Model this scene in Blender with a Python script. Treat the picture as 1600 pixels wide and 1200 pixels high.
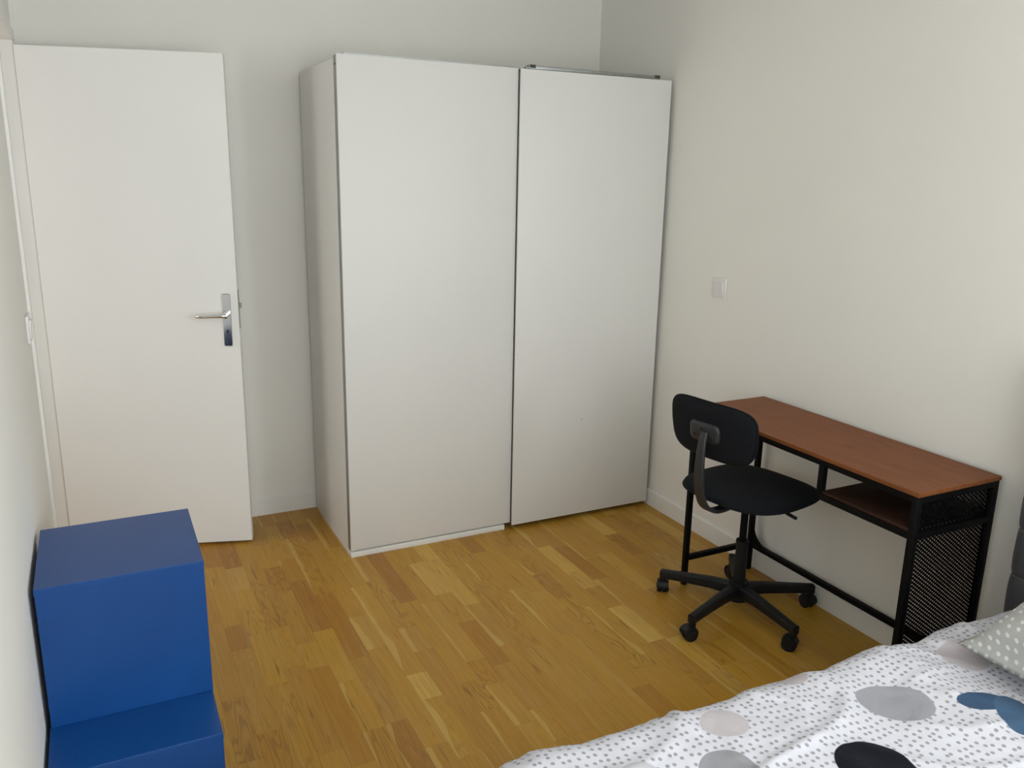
import bpy, bmesh, math, random
from mathutils import Vector, Matrix, noise

for o in list(bpy.data.objects):
    bpy.data.objects.remove(o)
scene = bpy.context.scene
COL = scene.collection
PI = math.pi

# ------------------------------------------------------------------ camera
cd = bpy.data.cameras.new('camera')
cam = bpy.data.objects.new('camera', cd)
COL.objects.link(cam)
Fv = Vector((0.436717, 0.866268, -0.242606))
Rv = Vector((0.894900, -0.445869, 0.018861))
Uv = Vector((0.091832, 0.225344, 0.969942))
M = Matrix.Identity(4)
for i in range(3):
    M[i][0] = Rv[i]; M[i][1] = Uv[i]; M[i][2] = -Fv[i]
M[0][3], M[1][3], M[2][3] = -0.86641, -3.21695, 1.58709
cam.matrix_world = M
cd.sensor_fit = 'HORIZONTAL'
cd.sensor_width = 36.0
cd.lens = 1301.83 / 1600 * 36
cd.clip_start = 0.02
scene.camera = cam

# ------------------------------------------------------------------ light and exposure
world = bpy.data.worlds.new('world')
scene.world = world
world.use_nodes = True
world.node_tree.nodes['Background'].inputs[0].default_value = (0.72, 0.84, 1.0, 1)
world.node_tree.nodes['Background'].inputs[1].default_value = 1.0
scene.view_settings.view_transform = 'Standard'
scene.view_settings.look = 'None'
scene.view_settings.gamma = 1
scene.view_settings.use_curve_mapping = False
scene.view_settings.exposure = 0.05

WX0, WX1, WZ0, WZ1 = -0.90, 0.35, 0.55, 2.15      # window in the near wall, behind the photographer
RY0, RY1, RZ0, RZ1 = -4.45, -3.65, 1.15, 2.30     # unseen opening in the right wall, added to light the left wall
YN = -4.60                                        # near wall
def area_lamp(name, energy, sx, sy, loc, rot, col=(0.885, 0.95, 1.0)):
    ld = bpy.data.lights.new(name, 'AREA')
    ld.shape = 'RECTANGLE'
    ld.size = sx; ld.size_y = sy; ld.energy = energy; ld.color = col
    lo = bpy.data.objects.new(name, ld)
    COL.objects.link(lo)
    lo.location = loc; lo.rotation_euler = rot
area_lamp('window_daylight', 26, 1.15, 1.45, ((WX0 + WX1) / 2, YN - 0.015, (WZ0 + WZ1) / 2), (PI / 2, 0, 0))
area_lamp('side_fill_lamp', 54, 0.72, 1.05, (1.523 + 0.015, (RY0 + RY1) / 2, (RZ0 + RZ1) / 2), (PI / 2, 0, PI / 2))  # fill lamp set in the added side window
area_lamp('hall_fill_lamp', 10.5, 0.8, 1.6, (-2.45, 0.1, 1.3), (PI / 2, 0, -PI / 2), (1, 0.99, 0.97))  # unseen fill lamp in the hall, added to brighten door leaf and wardrobe side

# ------------------------------------------------------------------ node helpers
def new_mat(name):
    m = bpy.data.materials.new(name)
    m.use_nodes = True
    nt = m.node_tree
    return m, nt, nt.nodes['Principled BSDF']

class NB:
    def __init__(s, nt): s.nt = nt
    def n(s, t, **k):
        nd = s.nt.nodes.new(t)
        for a, b in k.items(): setattr(nd, a, b)
        return nd
    def link(s, a, b): s.nt.links.new(a, b)
    def put(s, sock, v):
        if isinstance(v, bpy.types.NodeSocket): s.link(v, sock)
        else: sock.default_value = v
    def math(s, op, a, b=0.0, c=0.0, clamp=False):
        nd = s.n('ShaderNodeMath', operation=op, use_clamp=clamp)
        s.put(nd.inputs[0], a); s.put(nd.inputs[1], b); s.put(nd.inputs[2], c)
        return nd.outputs[0]
    def mix(s, f, a, b, blend='MIX'):
        nd = s.n('ShaderNodeMix', data_type='RGBA', blend_type=blend)
        s.put(nd.inputs[0], f); s.put(nd.inputs[6], a); s.put(nd.inputs[7], b)
        return nd.outputs[2]
    def noise(s, vec, scale, detail=3, rough=0.5, dist=0.0):
        nd = s.n('ShaderNodeTexNoise')
        if vec is not None: s.link(vec, nd.inputs['Vector'])
        nd.inputs['Scale'].default_value = scale
        nd.inputs['Detail'].default_value = detail
        nd.inputs['Roughness'].default_value = rough
        nd.inputs['Distortion'].default_value = dist
        return nd.outputs[0]
    def mapping(s, vec, scale=(1, 1, 1), loc=(0, 0, 0)):
        nd = s.n('ShaderNodeMapping')
        s.link(vec, nd.inputs[0])
        nd.inputs['Location'].default_value = loc
        nd.inputs['Scale'].default_value = scale
        return nd.outputs[0]
    def ramp(s, f, stops):
        nd = s.n('ShaderNodeValToRGB')
        s.link(f, nd.inputs[0])
        el = nd.color_ramp.elements
        while len(el) < len(stops): el.new(0.5)
        for e, (p, c) in zip(el, stops):
            e.position = p
            e.color = (*c, 1) if len(c) == 3 else c
        return nd.outputs[0]
    def bump(s, h, strength, dist=0.001):
        nd = s.n('ShaderNodeBump')
        nd.inputs['Strength'].default_value = strength
        nd.inputs['Distance'].default_value = dist
        s.link(h, nd.inputs['Height'])
        return nd.outputs[0]
    def obj(s): return s.n('ShaderNodeTexCoord').outputs['Object']
    def uv(s, name):
        return s.n('ShaderNodeUVMap', uv_map=name).outputs[0]

def simple(name, col, rough=0.5, metal=0.0, var=0.05, vscale=6, bscale=0, bstr=0.1, bdist=0.0006, spec=0.5, coat=0, stretch=(1, 1, 1)):
    m, nt, p = new_mat(name)
    b = NB(nt)
    v = b.mapping(b.obj(), stretch)
    nz = b.noise(v, vscale, 4)
    d = tuple(c * (1 - var) for c in col); l = tuple(min(1, c * (1 + var)) for c in col)
    b.link(b.ramp(nz, [(0.3, d), (0.7, l)]), p.inputs['Base Color'])
    p.inputs['Roughness'].default_value = rough
    p.inputs['Metallic'].default_value = metal
    p.inputs['Specular IOR Level'].default_value = spec
    if coat: p.inputs['Coat Weight'].default_value = coat
    if bscale:
        b.link(b.bump(b.noise(v, bscale, 3), bstr, bdist), p.inputs['Normal'])
    return m

MAT = {}
MAT['wall'] = simple('wall_paint', (0.86, 0.84, 0.782), 0.75, var=0.012, vscale=2, bscale=160, bstr=0.12, spec=0.25)
MAT['ceiling'] = simple('ceiling_paint', (0.88, 0.87, 0.84), 0.85, var=0.01, bscale=120, bstr=0.08, spec=0.2)
MAT['trim'] = simple('trim_paint', (0.84, 0.83, 0.79), 0.42, var=0.012, bscale=60, bstr=0.03)
MAT['door'] = simple('door_paint', (0.87, 0.865, 0.84), 0.45, var=0.012, vscale=3, bscale=90, bstr=0.05)
MAT['wardrobe'] = simple('white_foil', (0.785, 0.775, 0.745), 0.48, var=0.008, vscale=3, bscale=70, bstr=0.02)
MAT['alu'] = simple('brushed_aluminium', (0.36, 0.37, 0.36), 0.42, 0.75, var=0.06, vscale=20, bscale=200, bstr=0.05)
MAT['dark_gap'] = simple('dark_seal', (0.055, 0.055, 0.05), 0.6, var=0.05)
MAT['chrome'] = simple('chrome', (0.80, 0.81, 0.83), 0.10, 1.0, var=0.02)
MAT['black_metal'] = simple('black_powder_coat', (0.0020, 0.0020, 0.0023), 0.6, 0.0, var=0.1, bscale=400, bstr=0.1, spec=0.15)
MAT['black_plastic'] = simple('black_plastic', (0.0065, 0.0075, 0.0095), 0.5, 0.0, var=0.08, bscale=500, bstr=0.08, spec=0.35)
MAT['grey_plastic'] = simple('dark_grey_plastic', (0.022, 0.023, 0.025), 0.45, 0.0, var=0.08, bscale=400, bstr=0.1)
MAT['hole'] = simple('recess_black', (0.004, 0.004, 0.004), 0.7, var=0.01)
MAT['switch'] = simple('switch_plastic', (0.80, 0.775, 0.75), 0.3, var=0.01)
MAT['mattress'] = simple('mattress_ticking', (0.75, 0.75, 0.74), 0.85, var=0.03, bscale=90, bstr=0.3)
MAT['seam'] = simple('seam_piping', (0.16, 0.16, 0.165), 0.8, var=0.05)

def fabric(name, col, scale=500, bstr=0.5, var=0.18, rough=0.92, sheen=0.2):
    m, nt, p = new_mat(name)
    b = NB(nt)
    o = b.obj()
    n1 = b.noise(o, scale, 2)
    n2 = b.noise(o, 9, 3)
    c1 = tuple(c * (1 - var) for c in col); c2 = tuple(c * (1 + var) for c in col)
    f = b.math('MULTIPLY_ADD', n2, 0.35, b.math('MULTIPLY', n1, 0.65))
    b.link(b.ramp(f, [(0.32, c1), (0.68, c2)]), p.inputs['Base Color'])
    p.inputs['Roughness'].default_value = rough
    p.inputs['Sheen Weight'].default_value = sheen
    p.inputs['Sheen Roughness'].default_value = 0.5
    p.inputs['Specular IOR Level'].default_value = 0.25
    b.link(b.bump(n1, bstr, 0.0008), p.inputs['Normal'])
    return m
MAT['chair_fabric'] = fabric('charcoal_seat_fabric', (0.0050, 0.0058, 0.0085), 700, sheen=0.01)
MAT['head_fabric'] = fabric('dark_grey_headboard_fabric', (0.082, 0.080, 0.089), 450, sheen=0.12)

# blue box paper
def blue_mat():
    m, nt, p = new_mat('blue_box_paper')
    b = NB(nt)
    o = b.obj()
    n1 = b.noise(b.mapping(o, (1, 1, 1)), 420, 2)
    n2 = b.noise(o, 6, 2)
    f = b.math('MULTIPLY_ADD', n1, 0.5, b.math('MULTIPLY', n2, 0.5))
    b.link(b.ramp(f, [(0.3, (0.0015, 0.048, 0.205)), (0.7, (0.003, 0.064, 0.250))]), p.inputs['Base Color'])
    p.inputs['Roughness'].default_value = 0.38
    p.inputs['Specular IOR Level'].default_value = 0.45
    b.link(b.bump(n1, 0.35, 0.0004), p.inputs['Normal'])
    return m
MAT['blue'] = blue_mat()
MAT['blue_edge'] = simple('blue_box_edge', (0.010, 0.10, 0.40), 0.4, var=0.05)

# desktop wood
def desk_wood(name, dark, light, rough=0.42):
    m, nt, p = new_mat(name)
    b = NB(nt)
    o = b.obj()
    g = b.noise(b.mapping(o, (26, 1.6, 20)), 3, 5, 0.6, 0.3)
    r = b.noise(b.mapping(o, (5, 0.7, 5)), 1.6, 2, 0.5, 0.2)
    rings = b.math('MULTIPLY_ADD', b.math('SINE', b.math('MULTIPLY', r, 60)), 0.10, 0.45)
    f = b.math('ADD', b.math('MULTIPLY', g, 0.55), b.math('MULTIPLY', rings, 0.5))
    c = b.ramp(f, [(0.30, dark), (0.70, light)])
    # a few knots along the board
    vo = b.n('ShaderNodeTexVoronoi', feature='F1')
    b.link(b.mapping(o, (7.5, 3.2, 1), (0.3, 0.2, 0)), vo.inputs['Vector'])
    vo.inputs['Scale'].default_value = 1
    kn = b.math('SUBTRACT', 1, b.math('MULTIPLY', vo.outputs['Distance'], 9, clamp=True), clamp=True)
    c = b.mix(b.math('MULTIPLY', kn, 0.6), c, (dark[0] * 0.45, dark[1] * 0.42, dark[2] * 0.4, 1))
    b.link(c, p.inputs['Base Color'])
    p.inputs['Roughness'].default_value = rough
    p.inputs['Specular IOR Level'].default_value = 0.22
    b.link(b.bump(g, 0.15, 0.0006), p.inputs['Normal'])
    return m
MAT['desk_top'] = desk_wood('stained_pine', (0.165, 0.052, 0.015), (0.25, 0.084, 0.024), 0.5)

# oak floor
def floor_mat():
    m, nt, p = new_mat('oak_parquet')
    b = NB(nt)
    uv = b.uv('grain')
    at = b.n('ShaderNodeAttribute', attribute_name='tone')
    sep = b.n('ShaderNodeSeparateColor'); b.link(at.outputs['Color'], sep.inputs[0])
    tone, cath, red = sep.outputs[0], sep.outputs[1], sep.outputs[2]
    base = b.ramp(tone, [(0.0, (0.37, 0.160, 0.016)), (0.28, (0.47, 0.240, 0.024)), (0.72, (0.515, 0.282, 0.033)), (1.0, (0.63, 0.390, 0.080))])
    base = b.mix(b.math('MULTIPLY', red, 0.35), base, (0.33, 0.145, 0.035, 1))
    fine = b.noise(b.mapping(uv, (170, 5.0, 1)), 1.0, 4, 0.6, 0.2)
    mid = b.noise(b.mapping(uv, (42, 2.2, 1)), 1.0, 3, 0.55, 0.4)
    low = b.noise(b.mapping(uv, (15, 1.7, 1)), 1.0, 2, 0.45, 0.1)
    ring = b.math('SINE', b.math('MULTIPLY', low, 95))
    ring = b.math('MULTIPLY', b.math('POWER', b.math('MULTIPLY_ADD', ring, 0.5, 0.5), 3.0), cath)
    c = b.mix(b.math('MULTIPLY', b.math('SUBTRACT', fine, 0.45, clamp=True), 1.15), base, (0.17, 0.075, 0.018, 1))
    c = b.mix(b.math('MULTIPLY', b.math('SUBTRACT', mid, 0.50, clamp=True), 1.3, clamp=True), c, (0.50, 0.32, 0.115, 1))
    c = b.mix(b.math('MULTIPLY', ring, 0.42), c, (0.17, 0.065, 0.012, 1))
    # short dark flecks and pale sapwood streaks
    fl = b.noise(b.mapping(uv, (60, 3.5, 1), (3, 5, 0)), 1.0, 3, 0.6, 0.5)
    c = b.mix(b.math('MULTIPLY', b.math('SUBTRACT', fl, 0.63, clamp=True), 6, clamp=True), c, (0.13, 0.05, 0.014, 1))
    e0 = b.uv('edge')
    s0 = b.n('ShaderNodeSeparateXYZ'); b.link(e0, s0.inputs[0])
    # pale sapwood running along one side of some strips
    wob = b.noise(b.mapping(uv, (0.5, 2.4, 1), (9, 2, 0)), 1.0, 2, 0.5)
    sap = b.math('LESS_THAN', s0.outputs[0], b.math('MULTIPLY', b.math('SUBTRACT', wob, 0.42, clamp=True), 0.10))
    c = b.mix(b.math('MULTIPLY', b.math('MULTIPLY', sap, at.outputs['Alpha']), 0.42), c, (0.66, 0.46, 0.14, 1))
    # hairline joints
    e = b.uv('edge')
    se = b.n('ShaderNodeSeparateXYZ'); b.link(e, se.inputs[0])
    jx = b.math('LESS_THAN', se.outputs[0], 0.0007)
    jy = b.math('LESS_THAN', se.outputs[1], 0.0007)
    j = b.math('MAXIMUM', jx, jy)
    c = b.mix(b.math('MULTIPLY', j, 0.55), c, (0.10, 0.045, 0.015, 1))
    b.link(c, p.inputs['Base Color'])
    rg = b.math('MULTIPLY_ADD', fine, 0.12, 0.30)
    b.link(rg, p.inputs['Roughness'])
    p.inputs['Specular IOR Level'].default_value = 0.30
    b.link(b.bump(fine, 0.12, 0.0005), p.inputs['Normal'])
    return m
MAT['floor'] = floor_mat()

def dots_mat(name, ground, dot, pitch, radius, rnd, blobs=(), mapname='cloth', grey_var=0.02):
    m, nt, p = new_mat(name)
    b = NB(nt)
    uv = b.uv(mapname)
    vo = b.n('ShaderNodeTexVoronoi', feature='F1', voronoi_dimensions='2D')
    b.link(uv, vo.inputs['Vector'])
    vo.inputs['Scale'].default_value = 1 / pitch
    vo.inputs['Randomness'].default_value = rnd
    d = b.math('MULTIPLY', vo.outputs['Distance'], pitch)
    f = b.n('ShaderNodeMapRange'); b.link(d, f.inputs[0])
    f.inputs[1].default_value = radius - 0.0006; f.inputs[2].default_value = radius + 0.0006
    f.inputs[3].default_value = 1; f.inputs[4].default_value = 0
    c = b.mix(f.outputs[0], (*ground, 1), (*dot, 1))
    wob = b.n('ShaderNodeTexNoise'); b.link(uv, wob.inputs['Vector']); wob.inputs['Scale'].default_value = 7
    off = b.n('ShaderNodeVectorMath', operation='MULTIPLY_ADD')
    b.link(wob.outputs['Color'], off.inputs[0]); off.inputs[1].default_value = (0.018, 0.018, 0); b.link(uv, off.inputs[2])
    for (x, y, rx, ry, rot, colr) in blobs:
        mp = b.n('ShaderNodeMapping', vector_type='TEXTURE')
        b.link(off.outputs[0], mp.inputs[0])
        mp.inputs['Location'].default_value = (x + 0.009, y + 0.009, 0)
        mp.inputs['Rotation'].default_value = (0, 0, rot)
        mp.inputs['Scale'].default_value = (rx, ry, 1)
        ln = b.n('ShaderNodeVectorMath', operation='LENGTH'); b.link(mp.outputs[0], ln.inputs[0])
        mr = b.n('ShaderNodeMapRange'); b.link(ln.outputs['Value'], mr.inputs[0])
        mr.inputs[1].default_value = 0.985; mr.inputs[2].default_value = 1.015
        mr.inputs[3].default_value = 1; mr.inputs[4].default_value = 0
        c = b.mix(mr.outputs[0], c, (*colr, 1))
    b.link(c, p.inputs['Base Color'])
    p.inputs['Roughness'].default_value = 0.9
    p.inputs['Sheen Weight'].default_value = 0.02
    p.inputs['Specular IOR Level'].default_value = 0.2
    w = b.noise(b.mapping(uv, (1, 1, 1)), 900, 2)
    cr = b.noise(b.mapping(uv, (14, 9, 1)), 1.0, 4, 0.55, 0.6)
    h = b.math('ADD', b.math('MULTIPLY', w, 0.05), cr)
    b.link(b.bump(h, 0.6, 0.009), p.inputs['Normal'])
    return m

# ------------------------------------------------------------------ mesh helpers
def link_obj(name, bm, mat, parent=None, smooth=False, loc=None):
    me = bpy.data.meshes.new(name)
    bm.normal_update()
    bm.to_mesh(me); bm.free()
    if mat: me.materials.append(mat if not isinstance(mat, str) else MAT[mat])
    if smooth:
        for f in me.polygons: f.use_smooth = True
    o = bpy.data.objects.new(name, me)
    COL.objects.link(o)
    if parent: o.parent = parent
    if loc: o.location = loc
    return o

def auto_smooth(o, ang=35):
    me = o.data
    for f in me.polygons: f.use_smooth = True
    bm = bmesh.new(); bm.from_mesh(me)
    for e in bm.edges:
        if len(e.link_faces) == 2 and e.calc_face_angle(0) > math.radians(ang): e.smooth = False
    bm.to_mesh(me); bm.free()

def box(bm, x0, x1, y0, y1, z0, z1, bev=0.0, seg=2, mat=None):
    r = bmesh.ops.create_cube(bm, size=1)
    vs = r['verts']
    for v in vs:
        v.co = Vector(((v.co.x + .5) * (x1 - x0) + x0, (v.co.y + .5) * (y1 - y0) + y0, (v.co.z + .5) * (z1 - z0) + z0))
        if mat: v.co = mat @ v.co
    if bev:
        es = list({e for v in vs for e in v.link_edges})
        bmesh.ops.bevel(bm, geom=es, offset=bev, segments=seg, affect='EDGES', profile=0.5)

def part_box(name, mat, parent, *a, bev=0.0, seg=2):
    bm = bmesh.new(); box(bm, *a, bev=bev, seg=seg)
    o = link_obj(name, bm, mat, parent)
    if bev: auto_smooth(o, 50)
    return o

def cyl(bm, p0, p1, r0, r1=None, seg=24, bev=0.0):
    p0 = Vector(p0); p1 = Vector(p1); r1 = r0 if r1 is None else r1
    d = p1 - p0
    res = bmesh.ops.create_cone(bm, cap_ends=True, segments=seg, radius1=r0, radius2=r1, depth=d.length)
    q = d.to_track_quat('Z', 'Y').to_matrix().to_4x4()
    T = Matrix.Translation((p0 + p1) / 2) @ q
    for v in res['verts']: v.co = T @ v.co
    if bev:
        es = [e for e in {e for v in res['verts'] for e in v.link_edges} if len(e.link_faces) == 2 and e.calc_face_angle(0) > 1.0]
        bmesh.ops.bevel(bm, geom=es, offset=bev, segments=2, affect='EDGES', profile=0.5)

def sweep(bm, path, section, closed=False, up=None):
    """section: list of 2D points or callable(i,n)->list; path: points"""
    pts = [Vector(p) for p in path]
    n = len(pts); rings = []
    prev = None
    for i, p in enumerate(pts):
        if closed: t = pts[(i + 1) % n] - pts[i - 1]
        else: t = pts[min(i + 1, n - 1)] - pts[max(i - 1, 0)]
        t.normalize()
        u = Vector(up) if up else (prev if prev else Vector((0, 0, 1)))
        if abs(u.dot(t)) > 0.98: u = Vector((1, 0, 0))
        s = t.cross(u).normalized(); w = s.cross(t).normalized()
        if not up: prev = w
        sec = section(i, n) if callable(section) else section
        rings.append([bm.verts.new(p + s * a + w * b) for a, b in sec])
    m = len(rings[0])
    for i in range(n if closed else n - 1):
        A = rings[i]; B = rings[(i + 1) % n]
        for k in range(m):
            bm.faces.new((A[k], A[(k + 1) % m], B[(k + 1) % m], B[k]))
    if not closed:
        bm.faces.new(list(reversed(rings[0]))); bm.faces.new(rings[-1])
    bmesh.ops.recalc_face_normals(bm, faces=bm.faces[:])

def circ(r, n=10): return [(r * math.cos(2 * PI * k / n), r * math.sin(2 * PI * k / n)) for k in range(n)]
def rrect(w, h, r, n=4):
    o = []
    for cx, cy, a0 in ((w / 2 - r, h / 2 - r, 0), (-w / 2 + r, h / 2 - r, PI / 2), (-w / 2 + r, -h / 2 + r, PI), (w / 2 - r, -h / 2 + r, 3 * PI / 2)):
        for k in range(n + 1):
            a = a0 + PI / 2 * k / n
            o.append((cx + r * math.cos(a), cy + r * math.sin(a)))
    return o

def bez(pts, n=24):
    """Catmull-Rom through points"""
    P = [Vector(p) for p in pts]; P = [2 * P[0] - P[1]] + P + [2 * P[-1] - P[-2]]
    out = []
    for i in range(1, len(P) - 2):
        for k in range(n):
            t = k / n
            out.append(0.5 * ((2 * P[i]) + (-P[i - 1] + P[i + 1]) * t + (2 * P[i - 1] - 5 * P[i] + 4 * P[i + 1] - P[i + 2]) * t * t + (-P[i - 1] + 3 * P[i] - 3 * P[i + 1] + P[i + 2]) * t ** 3))
    out.append(P[-2])
    return out

def struct(o): o['kind'] = 'structure'; return o
def thing(name, label, cat, loc=(0, 0, 0), rotz=0, group=None):
    o = bpy.data.objects.new(name, None); COL.objects.link(o)
    o.empty_display_size = 0.1
    o.location = loc; o.rotation_euler = (0, 0, rotz)
    return tag(o, label, cat, group)
def tag(o, label, cat, group=None):
    o['label'] = label; o['category'] = cat
    if group: o['group'] = group
    return o

# ------------------------------------------------------------------ room shell
XL, XR, YB, ZC = -1.060, 1.523, 0.609, 2.60
YD0, YD1 = -0.242, 0.535        # doorway in the left wall, along y
ZD = 2.036                      # doorway head
WT = 0.12

# floor of oak strips
def build_floor():
    rnd = random.Random(11)
    bm = bmesh.new()
    uvg = bm.loops.layers.uv.new('grain'); uve = bm.loops.layers.uv.new('edge')
    tn = bm.loops.layers.float_color.new('tone')
    w = 0.0700
    x = -2.62 + 0.022; i = 0
    x_end = XR + 0.02
    while x < x_end:
        x1 = x + w
        y = YN - 0.1 - rnd.uniform(0, 0.4)
        while y < YB + 0.02:
            L = rnd.choice([0.16, 0.22, 0.28, 0.33, 0.38, 0.45, 0.52]) * rnd.uniform(0.9, 1.1)
            y1 = min(y + L, YB + 0.03)
            vs = [bm.verts.new((a, c, 0)) for a, c in ((x, y), (x1, y), (x1, y1), (x, y1))]
            f = bm.faces.new(vs)
            ox, oy = rnd.uniform(0, 40), rnd.uniform(0, 40)
            t = min(1, max(0, rnd.gauss(0.50, 0.15)))
            q = rnd.random()
            if q < 0.10: t = rnd.uniform(0.0, 0.18)
            elif q > 0.93: t = rnd.uniform(0.85, 1.0)
            cth = rnd.random(); cth = 0.0 if cth < 0.62 else rnd.uniform(0.25, 1.0)
            rd = rnd.random() ** 2.5
            fl = rnd.choice([-1, 1])
            sp_ = 1.0 if rnd.random() < 0.30 else 0.0
            for lp, (a, c) in zip(f.loops, ((0, 0), (w, 0), (w, y1 - y), (0, y1 - y))):
                lp[uvg].uv = (a * fl + ox, c + oy)
                lp[uve].uv = (a, c)
                lp[tn] = (t, cth, rd, sp_)
            y = y1
        x = x1; i += 1
    return struct(link_obj('floor', bm, 'floor'))
build_floor()
# slab under the boards keeps the floor solid
def slab(name, mat, *a, bev=0):
    bm = bmesh.new(); box(bm, *a, bev=bev)
    return struct(link_obj(name, bm, mat))

def multi(name, mat, boxes):
    bm = bmesh.new()
    for b_ in boxes: box(bm, *b_)
    return struct(link_obj(name, bm, mat))

multi('wall_back', 'wall', [(XL - 1.5, XR + WT, YB, YB + WT, -0.02, ZC)])
multi('wall_right', 'wall', [(XR, XR + WT, YN - WT, RY0, -0.02, ZC), (XR, XR + WT, RY1, YB, -0.02, ZC), (XR, XR + WT, RY0, RY1, -0.02, RZ0), (XR, XR + WT, RY0, RY1, RZ1, ZC)])
multi('wall_left', 'wall', [(XL - WT, XL, YN - WT, YD0 - 0.02, -0.02, ZC),
                            (XL - WT, XL, YD1 + 0.02, YB, -0.02, ZC),
                            (XL - WT, XL, YD0 - 0.02, YD1 + 0.02, ZD + 0.02, ZC)])
multi('wall_front', 'wall', [(XL - WT, WX0, YN - WT, YN, -0.02, ZC), (WX1, XR + WT, YN - WT, YN, -0.02, ZC),
                             (WX0, WX1, YN - WT, YN, -0.02, WZ0), (WX0, WX1, YN - WT, YN, WZ1, ZC)])
multi('wall_hall', 'wall', [(XL - 1.5 - WT, XL - 1.5, YN - WT, YB + WT, -0.02, ZC), (XL - 1.5, XL - WT, -1.9, -1.8, -0.02, ZC)])
multi('ceiling', 'ceiling', [(XL - 1.5 - WT, XR + WT, YN - WT, YB + WT, ZC, ZC + 0.1)])

def board(name, poly_axis, p0, p1, side, h=0.08, t=0.011):
    """baseboard with a rounded top edge; runs p0->p1 along axis, thickness towards 'side'"""
    bm = bmesh.new()
    prof = [(0, 0), (t, 0), (t, h - 0.004), (t - 0.003, h - 0.001), (t - 0.006, h), (0, h)]
    ra, rb = [], []
    for d, z in prof:
        if poly_axis == 'x':
            ra.append(bm.verts.new((p0[0], p0[1] + side * d, z))); rb.append(bm.verts.new((p1[0], p1[1] + side * d, z)))
        else:
            ra.append(bm.verts.new((p0[0] + side * d, p0[1], z))); rb.append(bm.verts.new((p1[0] + side * d, p1[1], z)))
    n = len(prof)
    for k in range(n):
        bm.faces.new((ra[k], ra[(k + 1) % n], rb[(k + 1) % n], rb[k]))
    bm.faces.new(ra); bm.faces.new(rb)
    bmesh.ops.recalc_face_normals(bm, faces=bm.faces[:])
    return struct(link_obj(name, bm, 'trim'))
board('baseboard_back', 'x', (XL, YB), (XR, YB), -1)
board('baseboard_right', 'y', (XR, YN), (XR, YB - 0.011), -1, t=0.010)
board('baseboard_left', 'y', (XL, YN), (XL, YD0 - 0.03), 1, t=0.010)

# door frame: slim metal-style frame lining the doorway
bm = bmesh.new()
J = 0.022
box(bm, XL - WT - .006, XL + 0.009, YD0 - J - 0.016, YD0, 0, ZD + J, bev=0.003)       # near jamb
box(bm, XL - WT - .006, XL + 0.004, YD1, YD1 + J + 0.01, 0, ZD + J, bev=0.003)        # hinge jamb
box(bm, XL - WT - .006, XL + 0.009, YD0 - J - 0.016, YD1 + J + 0.01, ZD, ZD + J + 0.016, bev=0.003)
struct(link_obj('trim_1', bm, 'trim'))

# window behind the photographer
bm = bmesh.new()
fw = 0.05
for (a, c) in ((WX0, WX0 + fw), (WX1 - fw, WX1), ((WX0 + WX1) / 2 - fw * .7, (WX0 + WX1) / 2 + fw * .7)):
    box(bm, a, c, YN - 0.09, YN - 0.03, WZ0, WZ1, bev=0.004)
for (a, c) in ((WZ0, WZ0 + fw), (WZ1 - fw, WZ1)):
    box(bm, WX0, WX1, YN - 0.09, YN - 0.03, a, c, bev=0.004)
win = struct(link_obj('window_1', bm, 'trim'))
gm, gnt, gp = new_mat('window_glass')
gnt.nodes.remove(gp)
gb = NB(gnt)
fr = gb.n('ShaderNodeFresnel'); fr.inputs[0].default_value = 1.45
tr = gb.n('ShaderNodeBsdfTransparent'); gl = gb.n('ShaderNodeBsdfGlossy'); gl.inputs['Roughness'].default_value = 0.02
mx = gb.n('ShaderNodeMixShader'); gb.link(fr.outputs[0], mx.inputs[0]); gb.link(tr.outputs[0], mx.inputs[1]); gb.link(gl.outputs[0], mx.inputs[2])
gb.link(mx.outputs[0], gnt.nodes['Material Output'].inputs[0])
bm = bmesh.new(); box(bm, WX0 + .02, WX1 - .02, YN - 0.064, YN - 0.058, WZ0 + .02, WZ1 - .02)
link_obj('pane', bm, gm, win)
bm = bmesh.new()
for (a, c) in ((RY0, RY0 + fw), (RY1 - fw, RY1)): box(bm, XR + 0.03, XR + 0.09, a, c, RZ0, RZ1, bev=0.004)
for (a, c) in ((RZ0, RZ0 + fw), (RZ1 - fw, RZ1)): box(bm, XR + 0.03, XR + 0.09, RY0, RY1, a, c, bev=0.004)
win2 = struct(link_obj('added_window', bm, 'trim'))  # unseen window, added to carry the side light
bm = bmesh.new(); box(bm, XR + 0.058, XR + 0.064, RY0 + .02, RY1 - .02, RZ0 + .02, RZ1 - .02)
link_obj('pane', bm, gm, win2)

# ------------------------------------------------------------------ the open door
dang = math.atan2(-0.2121, 0.705)
DW, DH, DT = 0.736, 2.008, 0.040
# origin: front-left lower corner of the leaf
bm = bmesh.new(); box(bm, 0, DW, 0, DT, 0, DH, bev=0.0015)
door = struct(link_obj('door_1', bm, 'door'))
door.location = (XL + 0.004, 0.5225, 0.0115)
door.rotation_euler = (0, 0, dang)
# fitting positions along the leaf
hx = 0.6905
bm = bmesh.new()
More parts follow.
